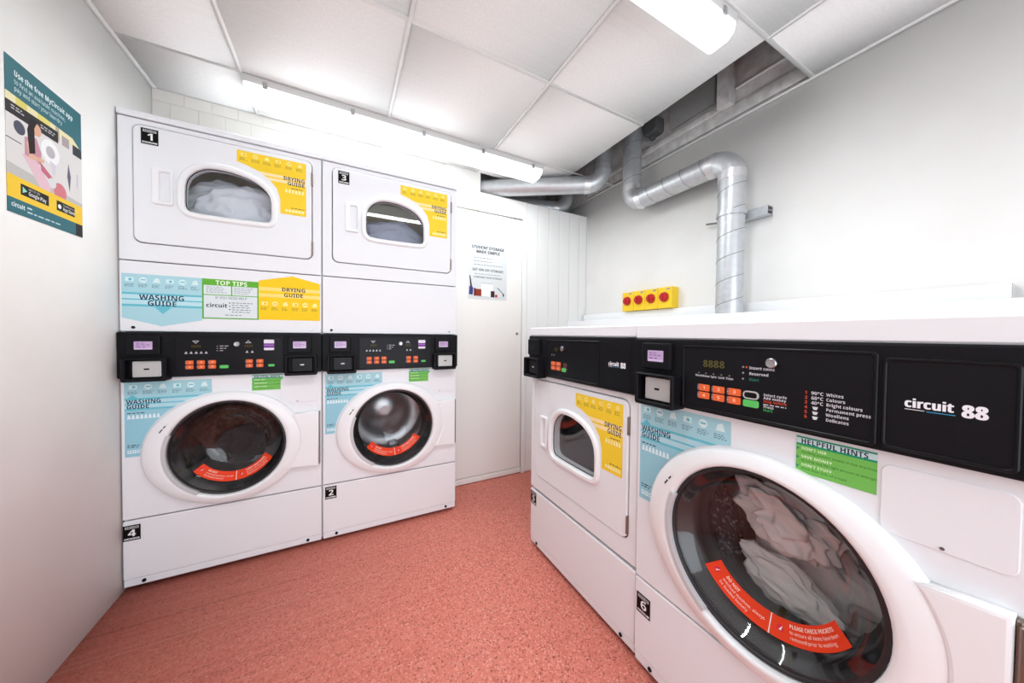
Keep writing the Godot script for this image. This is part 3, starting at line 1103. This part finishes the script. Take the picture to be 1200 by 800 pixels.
func dryer_section(root: Node3D, w: float, yo: float, drum: Material) -> void:
	var f := w / 0.692
	var hole := rr(0.043 * f, 1.405 + yo, 0.654 * f, 1.876 + yo, 0.028)
	put("dryer_front", frame(rr(0.002, 1.335 + yo, w - 0.002, 1.896 + yo, 0.005), hole, -0.02, 0.0, 0.003), M.enamel, root)
	var raw := [[0.198, 1.655], [0.198, 1.578], [0.205, 1.562], [0.221, 1.551], [0.344, 1.549], [0.472, 1.551], [0.489, 1.558], [0.494, 1.58], [0.492, 1.662], [0.471, 1.7], [0.429, 1.731], [0.364, 1.75], [0.311, 1.754], [0.266, 1.749], [0.231, 1.728], [0.206, 1.695]]
	var d := PackedVector2Array()
	for i in raw.size():
		var a := Vector2(raw[i][0] * f, raw[i][1] + yo)
		var b := Vector2(raw[(i + 1) % 16][0] * f, raw[(i + 1) % 16][1] + yo)
		d.append(a.lerp(b, 0.22))
		d.append(a.lerp(b, 0.78))
	var door := put("dryer_door", frame(rr(0.0465 * f, 1.4085 + yo, 0.6505 * f, 1.8725 + yo, 0.026), inset(d, -0.012), -0.02, 0.004, 0.003), M.enamel, root)
	put("window_bezel", frame(inset(d, -0.023), d, -0.015, 0.016, 0.006), M.ring_white, door)
	put("window_glass", plate(inset(d, -0.003), -0.012, -0.008), M.dryer_glass, door)
	put("window_seal", frame(inset(d, -0.002), inset(d, 0.0025), -0.006, -0.002), M.rubber, door)
	put("window_liner", frame(inset(d, -0.016), inset(d, -0.004), -0.04, -0.016), M.enamel, door)
	put("door_handle", frame(rr(0.102 * f, 1.566 + yo, 0.164 * f, 1.71 + yo, 0.008), rr(0.124 * f, 1.58 + yo, 0.156 * f, 1.698 + yo, 0.006), 0.003, 0.016, 0.003), M.ring_white, door)
	for y: float in [1.46, 1.79]:
		put("hinge", box(Vector3(0.649 * f, y - 0.03 + yo, -0.01), Vector3(0.656 * f, y + 0.03 + yo, 0.007), 0.001), M.hinge_steel, door)
	put("drum", turned(Vector2(0.345 * f, 1.63 + yo), [[0.2, 0.2, -0.105], [0.27, 0.27, -0.11], [0.27, 0.27, -0.6], [0.1, 0.1, -0.61]], false, true), drum, root)
	var g := PackedVector2Array()
	for q: Array in [[0.628, 1.606], [0.628, 1.856], [0.369, 1.856], [0.369, 1.806], [0.405, 1.796], [0.45, 1.778], [0.487, 1.75], [0.514, 1.716], [0.526, 1.67], [0.526, 1.606]]:
		g.append(Vector2(q[0] * f, q[1] + yo))
	sticker(root, "drying_guide_sticker", g, Rect2(0.369 * f, 1.606 + yo, 0.259 * f, 0.25), M.drying_guide, 0.0045)


func towers() -> void:
	M.washing_guide = printed(print_washing_guide())
	M.drying_guide = printed(print_drying_guide())
	M.hints = printed(print_hints())
	M.door_print = printed(print_door_sticker())
	M.tower_controls = printed(print_tower_controls(), 0.3)
	var mk := page(176, 28, Color(0.93, 0.93, 0.94))
	lines(mk, 4, 6, 168, 1, 10, 16, Color(0.2, 0.2, 0.22), 7)
	M.marking = printed(mk)
	var w := 0.692
	for k in 2:
		var t := thing("washer_dryer_tower", ["stacked white washer dryer tower by the left wall, with washing and drying guide banners", "stacked white washer dryer tower beside the door, with a plain panel above its controls"][k], "washing machine", Vector3([-0.7825, -0.0925][k], 0, ZS), 0.0, "stacked washer dryer towers")
		w = 0.6885
		cabinet(t, w, 1.925)
		put("top_lid", box(Vector3(0, 1.9005, -0.05), Vector3(w, 1.925, 0.002), 0.003), M.enamel, t)
		washer_section(t, w, k == 0)
		dryer_section(t, w, 0.0, M.cream_drum)
		put("service_panel", plate(rr(0.002, 1.05, w - 0.002, 1.331, 0.006), -0.02, 0.0, 0.004), M.enamel, t)
		for x: float in [0.04, w - 0.045]:
			put("screw", turned(Vector2(x, 1.066), [[0.006, 0.006, 0.0], [0.005, 0.005, 0.003]], false, true, false, 12), M.black if x < 0.1 else M.steel, t)
		var p := put("control_panel", plate(rr(0.0, 0.863, w, 1.047, 0.004), -0.02, 0.018, 0.004), M.black, t)
		card_reader(p, 0.02, k == 0, true)
		card_reader(p, 0.54, k == 1, true)
		overlay(p, Rect2(0.168, 0.872, 0.362, 0.155), M.tower_controls)
		buttons(p, 0.198, 0.913, 3, 0.036)
		buttons(p, 0.396, 0.913, 2, 0.038)
		put("green_button", plate(rr(0.308, 0.893, 0.338, 0.907, 0.005), 0.018, 0.0222, 0.001), M.green_button, p)
		put("green_button", plate(rr(0.478, 0.895, 0.502, 0.906, 0.004), 0.018, 0.0222, 0.001), M.green_button, p)
		key_lock(p, 0.367, 0.998)
		var im := page(100, 120, Color(0.92, 0.9, 0.94))
		rect(im, 0, 42, 100, 50, Color(0.48, 0.25, 0.6))
		rect(im, 0, 60, 100, 6, Color(0.75, 0.6, 0.82))
		var pr := Rect2(0.462, 0.97, 0.038, 0.048)
		put("purple_sticker", plate(rr(pr.position.x, pr.position.y, pr.end.x, pr.end.y, 0.004), 0.0186, 0.0192, 0.0, pr), printed(im), p)
		sticker(t, "hints_sticker", rr(0.415, 0.785, 0.53, 0.856), Rect2(0.415, 0.785, 0.115, 0.071), M.hints)
		number_sticker(t, [4, 2][k], 0.004 if k == 0 else 0.012, 0.27 if k == 0 else 0.279)
		number_sticker(t, [1, 3][k], 0.07, 1.862, 0.0045)
		if k == 0:
			var r := Rect2(0.01, 1.072, 0.237, 0.208)
			sticker(t, "washing_guide_banner", PackedVector2Array([Vector2(0.01, 1.105), Vector2(0.122, 1.072), Vector2(0.247, 1.1), Vector2(0.247, 1.28), Vector2(0.01, 1.28)]), r, printed(print_washing_banner()))
			r = Rect2(0.2475, 1.108, 0.193, 0.172)
			sticker(t, "top_tips_sticker", rr(r.position.x, r.position.y, r.end.x, r.end.y), r, printed(print_top_tips()))
			r = Rect2(0.441, 1.11, 0.24, 0.208)
			sticker(t, "drying_guide_banner", PackedVector2Array([Vector2(0.441, 1.11), Vector2(0.681, 1.11), Vector2(0.681, 1.29), Vector2(0.57, 1.318), Vector2(0.441, 1.288)]), r, printed(print_drying_banner()))


func right_machines() -> void:
	# the dryer
	var w := 0.659
	var t := thing("tumble_dryer", "white front-loading dryer between the door and the nearest washer, yellow drying guide on it", "dryer", Vector3(XR, 0, -1.37), -PI / 2)
	cabinet(t, w, 1.045)
	put("top_cover", box(Vector3(0, 1.0475, -0.7), Vector3(w, 1.087, 0.014), 0.004), M.enamel, t)
	dryer_section(t, w, -1.036, M.steel)
	var p := put("control_panel", plate(rr(0.0, 0.863, w, 1.047, 0.004), -0.02, 0.018, 0.004), M.black, t)
	card_reader(p, 0.0, false, false)
	overlay(p, Rect2(0.16, 0.876, 0.33, 0.15), printed(print_dryer_controls(), 0.3))
	buttons(p, 0.197, 0.92, 2, 0.037, 0.031)
	put("green_button", plate(rr(0.276, 0.898, 0.302, 0.914, 0.004), 0.018, 0.0222, 0.001), M.green_button, p)
	key_lock(p, 0.28, 0.995)
	var badge := printed(print_badge(true), 0.3)
	var br := Rect2(0.522, 0.88, 0.117, 0.142)
	put("badge", plate(rr(br.position.x, br.position.y, br.end.x, br.end.y), 0.0178, 0.0188, 0.0, br), badge, p)
	number_sticker(t, 5, 0.006, 0.276)

	# the washer nearest to the camera
	w = 0.678
	t = thing("washing_machine", "white front-loading washer nearest the camera, full of white laundry", "washing machine", Vector3(XR - 0.008, 0, -0.709), -PI / 2)
	cabinet(t, w, 1.041)
	put("top_cover", box(Vector3(0, 1.0435, -0.7), Vector3(w, 1.087, 0.014), 0.004), M.enamel, t)
	washer_section(t, w - 0.014, false)
	put("side_strip", plate(rr(w - 0.015, 0.292, w - 0.002, 0.861), -0.02, 0.0), M.enamel, t)
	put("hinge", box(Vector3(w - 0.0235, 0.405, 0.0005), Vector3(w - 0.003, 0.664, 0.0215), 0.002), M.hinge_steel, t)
	p = put("control_panel", plate(rr(0.0, 0.859, w, 1.043, 0.004), -0.02, 0.018, 0.004), M.black, t)
	card_reader(p, 0.026, true, true)
	overlay(p, Rect2(0.167, 0.871, 0.345, 0.151), printed(print_washer_controls(), 0.3))
	buttons(p, 0.205, 0.914, 3, 0.0355, 0.03)
	put("stop_button", plate(rr(0.313, 0.914, 0.34, 0.928, 0.006), 0.018, 0.0222, 0.001), M.black_gloss, p)
	put("stop_button_rim", frame(rr(0.311, 0.912, 0.342, 0.93, 0.008), rr(0.314, 0.915, 0.339, 0.927, 0.005), 0.018, 0.0226, 0.0005), M.silver_plate, p)
	put("green_button", plate(rr(0.311, 0.894, 0.342, 0.91, 0.004), 0.018, 0.0222, 0.001), M.green_button, p)
	key_lock(p, 0.365, 0.996)
	br = Rect2(0.528, 0.872, 0.117, 0.142)
	put("badge", plate(rr(br.position.x, br.position.y, br.end.x, br.end.y), 0.0178, 0.0188, 0.0, br), badge, p)
	put("badge_rim", frame(rr(0.523, 0.867, 0.65, 1.019, 0.008), rr(0.528, 0.872, 0.645, 1.014, 0.006), 0.0175, 0.0215, 0.0015), M.black_gloss, p)
	sticker(t, "hints_sticker", rr(0.403, 0.776, 0.516, 0.85), Rect2(0.403, 0.776, 0.113, 0.074), M.hints)
	number_sticker(t, 6, 0.01, 0.243)


# ------------------------------------------------------------------ laundry
func crumpled(r: Vector3, sd: int, freq: float, amp: float, rings := 80, sides := 120) -> ArrayMesh:
	# a bundle of cloth: a ball creased by ridged noise
	var a := FastNoiseLite.new()
	a.seed = sd
	a.noise_type = FastNoiseLite.TYPE_SIMPLEX_SMOOTH
	a.frequency = freq
	a.fractal_type = FastNoiseLite.FRACTAL_RIDGED
	a.fractal_octaves = 1
	var b := FastNoiseLite.new()
	b.seed = sd + 50
	b.noise_type = FastNoiseLite.TYPE_SIMPLEX_SMOOTH
	b.frequency = 0.8
	b.fractal_octaves = 2
	var grid := []
	for i in rings + 1:
		var row := PackedVector3Array()
		for j in sides:
			var th := PI * i / rings
			var ph := TAU * j / sides
			var d := Vector3(sin(th) * cos(ph), cos(th), sin(th) * sin(ph))
			var k := 1.0 + amp * 0.42 * a.get_noise_3dv(d + b.get_noise_3dv(d) * Vector3(0.4, 0.3, -0.4)) + amp * b.get_noise_3dv(d * 1.3) + 0.05 * a.get_noise_3dv(d * 2.7)
			row.append(d * r * k)
		grid.append(row)
	var st := tool()
	st.set_smooth_group(1)
	for i in rings:
		for j in sides:
			var n := (j + 1) % sides
			var p: Vector3 = grid[i][j]
			var q: Vector3 = grid[i][n]
			var s: Vector3 = grid[i + 1][n]
			var u: Vector3 = grid[i + 1][j]
			tri(st, p, q, s, Rect2(0, 0, 1, 1))
			tri(st, p, s, u, Rect2(0, 0, 1, 1))
	return done(st)


func bundle(called: String, label: String, machine: Node3D, at: Vector3, r: Vector3, m: Material, sd: int, freq := 1.1, amp := 0.3, turn := 0.0) -> void:
	var o := MeshInstance3D.new()
	o.name = numbered(called)
	o.mesh = crumpled(r, sd, freq, amp)
	o.material_override = m
	o.transform = machine.transform * Transform3D(Basis(Vector3(0, 0, 1), turn), at)
	add_child(o)
	tag(o, label, "laundry", "laundry inside the machines")


func laundry() -> void:
	var a: Node3D = get_node("washer_dryer_tower")
	var b: Node3D = get_node("washer_dryer_tower_001")
	var c: Node3D = get_node("washing_machine")
	bundle("dark_laundry", "brown garment bundle pressed against the glass of the washer marked 4", a, Vector3(0.335, 0.575, -0.245), Vector3(0.15, 0.13, 0.05), M.brown_cloth, 4, 1.2, 0.26)
	bundle("black_laundry", "black garment in the middle of the washer marked 4", a, Vector3(0.345, 0.51, -0.135), Vector3(0.09, 0.08, 0.03), M.black_cloth, 9, 1.0, 0.25)
	bundle("pale_laundry", "pale blue white sheets behind the window of the dryer marked 1", a, Vector3(0.35, 1.615, -0.15), Vector3(0.19, 0.135, 0.09), M.blue_cloth, 21, 0.9, 0.2)
	bundle("grey_laundry", "grey blue laundry behind the window of the dryer marked 3", b, Vector3(0.34, 1.575, -0.16), Vector3(0.19, 0.12, 0.09), M.grey_cloth, 31, 0.8, 0.14)
	bundle("white_shirt", "white crumpled shirt at the top of the load in the nearest washer", c, Vector3(0.322, 0.586, -0.165), Vector3(0.092, 0.066, 0.034), M.white_cloth, 43, 1.0, 0.5, -0.55)
	bundle("white_sheet", "large white sheet in the middle of the load in the nearest washer", c, Vector3(0.345, 0.468, -0.252), Vector3(0.14, 0.092, 0.034), M.white_cloth, 48, 0.9, 0.45, -0.4)
	bundle("white_towel", "white towel low in the load in the nearest washer, just above the orange strip", c, Vector3(0.322, 0.424, -0.168), Vector3(0.1, 0.054, 0.03), M.white_cloth, 53, 0.9, 0.3, -0.35)
	bundle("patterned_garment", "dark spotted garment at the left of the load in the nearest washer", c, Vector3(0.163, 0.505, -0.18), Vector3(0.042, 0.1, 0.036), M.patterned_cloth, 61, 1.2, 0.3, 0.3)


# ------------------------------------------------------------------ ducts
func seam(parent: Node3D, a: Vector3, b: Vector3, r: float, pitch: float) -> void:
	var axis := (b - a).normalized()
	var u := axis.cross(Vector3(0.3, 0.2, 0.9)).normalized()
	var v := axis.cross(u)
	var l := a.distance_to(b)
	var path := PackedVector3Array()
	var n := int(l / pitch * 28)
	for i in n + 1:
		var t := float(i) / n
		var ang := l / pitch * TAU * t
		path.append(a + axis * l * t + (u * cos(ang) + v * sin(ang)) * r)
	put("spiral_seam", tube(path, 0.0018, 6), M.seam_steel, parent)


func collar(parent: Node3D, at: Vector3, dir: Vector3, r: float, l := 0.04) -> void:
	put("collar", tube(PackedVector3Array([at - dir * l * 0.5, at + dir * l * 0.5]), r, 32), M.foil_tape, parent)


func duct(label: String, pts: Array, r: float, bend_r: float, seams: bool) -> void:
	var t := thing("ventilation_duct", label, "duct", pts[0], 0.0, "galvanised ventilation ducts")
	var o: Vector3 = pts[0]
	for i in pts.size() - 1:
		var a: Vector3 = pts[i] - o
		var b: Vector3 = pts[i + 1] - o
		var d := (b - a).normalized()
		var p := a + (d * bend_r if i > 0 else Vector3.ZERO)
		var q := b - (d * bend_r if i < pts.size() - 2 else Vector3.ZERO)
		put("pipe", tube(PackedVector3Array([p, q]), r, 32), M.galvanised, t)
		if seams:
			seam(t, p, q, r, 0.11)
		if i > 0:
			collar(t, p, d, r + 0.003)
		if i < pts.size() - 2:
			collar(t, q, d, r + 0.003)
			var e: Vector3 = pts[i + 2] - o
			put("elbow", tube(bend(a, b, e, bend_r), r + 0.0015, 32), M.galvanised, t)


func ducts() -> void:
	duct("galvanised duct that stands behind the right-hand machines and bends up into the ceiling", [Vector3(1.69, 1.168, -0.906), Vector3(1.69, 1.93, -0.906), Vector3(1.69, 1.93, -1.53), Vector3(1.69, 2.64, -1.53)], 0.0575, 0.09, true)
	duct("front galvanised duct lying over the back wall and turning up in the corner", [Vector3(0.7, 2.112, -2.317), Vector3(1.6, 2.112, -1.715), Vector3(1.6, 2.64, -1.715)], 0.0575, 0.1, false)
	duct("rear galvanised duct partly hidden behind the top of the back wall", [Vector3(0.72, 2.112, -2.46), Vector3(1.66, 2.112, -2.2), Vector3(1.66, 2.64, -2.2)], 0.0575, 0.1, false)
	# strut channel that holds the standing duct
	var t := thing("strut_bracket", "short steel channel bracket holding the standing duct to the right wall", "bracket", Vector3(XW, 1.655, -0.935))
	put("channel", frame(rr(-0.05, -0.021, -0.001, 0.021), rr(-0.047, -0.018, -0.004, 0.018), -0.03, 0.15), M.galvanised, t)
	put("channel_web", box(Vector3(-0.048, -0.003, -0.03), Vector3(-0.003, 0.003, 0.149)), M.seam_steel, t)
	put("rod", tube(PackedVector3Array([Vector3(-0.03, 0, -0.03), Vector3(-0.03, 0.02, -0.15)]), 0.005, 12), M.steel_dark, t)
	put("pipe_clamp", frame(ell(0, 0, 0.0625, 0.0625, 40), ell(0, 0, 0.0605, 0.0605, 40), -0.012, 0.012), M.galvanised, t)
	var c: MeshInstance3D = t.get_node("pipe_clamp")
	c.rotation.x = PI / 2
	c.position = Vector3(1.69 - XW, 0, 0.029)
	# damper motor up in the ceiling void
	t = thing("damper_motor", "dark grey motor box on the wall inside the open ceiling", "motor", Vector3(XW, 2.4, -1.44), -PI / 2)
	put("housing", plate(rr(-0.05, -0.045, 0.05, 0.055, 0.018), -0.002, 0.075, 0.008), M.dark_metal, t)
	put("flange", turned(Vector2(-0.062, 0.03), [[0.03, 0.03, 0.0], [0.03, 0.03, 0.05], [0.024, 0.024, 0.056]], false, true, false, 24), M.galvanised, t)
	put("terminal", plate(rr(-0.03, -0.062, 0.0, -0.045, 0.003), 0.01, 0.045, 0.003), M.dark_metal, t)


# ------------------------------------------------------------------ things on the walls
func wall_things() -> void:
	var where := ["nearest the corner", "second from the corner", "third from the corner", "nearest the standing duct"]
	for i in 4:
		var z := -1.602 + i * 0.0965
		var t := thing("isolator_switch", "yellow isolator switch with red knob, %s" % where[i], "switch", Vector3(XW, 1.226, z), -PI / 2, "isolator switches on the right wall")
		put("enclosure", plate(rr(-0.0475, 0.0, 0.0475, 0.13, 0.005), 0.0, 0.066, 0.005), M.yellow_plastic, t)
		var k := put("knob", turned(Vector2(0.0, 0.068), [[0.03, 0.03, 0.066], [0.03, 0.03, 0.072], [0.026, 0.026, 0.076], [0.022, 0.022, 0.088], [0.019, 0.019, 0.09]], false, true, false, 32), M.red_plastic, t)
		put("grip", plate(rr(-0.006, 0.045, 0.006, 0.091, 0.004), 0.088, 0.097, 0.003), M.red_plastic, k)
		put("rating_label", plate(rr(0.012, 0.112, 0.036, 0.122), 0.066, 0.0665), M.grey_panel, t)
	var tr := thing("cable_trunking", "white plastic cable trunking on the right wall below the yellow switches", "trunking", Vector3(XW, 1.168, -1.1))
	put("channel", frame(rr(-0.036, 0.0, 0.0, 0.056, 0.002, 2), rr(-0.033, 0.003, -0.003, 0.053), -1.0, 0.945), M.trim_white, tr)

	var t := thing("app_poster", "teal and yellow poster with a laundry photo on the left wall", "poster", Vector3(XL, 1.366, -1.3755), PI / 2)
	var r := Rect2(0, 0, 0.275, 0.412)
	put("sheet", plate(rr(0, 0, 0.275, 0.412), 0.0005, 0.0015, 0.0, r), printed(print_app_poster(), 0.4), t)
	t = thing("storage_poster", "white student storage poster with small pictures on the door", "poster", Vector3(0.765, 1.303, ZB - 0.005))
	r = Rect2(0, 0, 0.3, 0.398)
	put("sheet", plate(rr(0, 0, 0.3, 0.398), 0.0005, 0.0015, 0.0, r), printed(print_storage_poster(), 0.5), t)
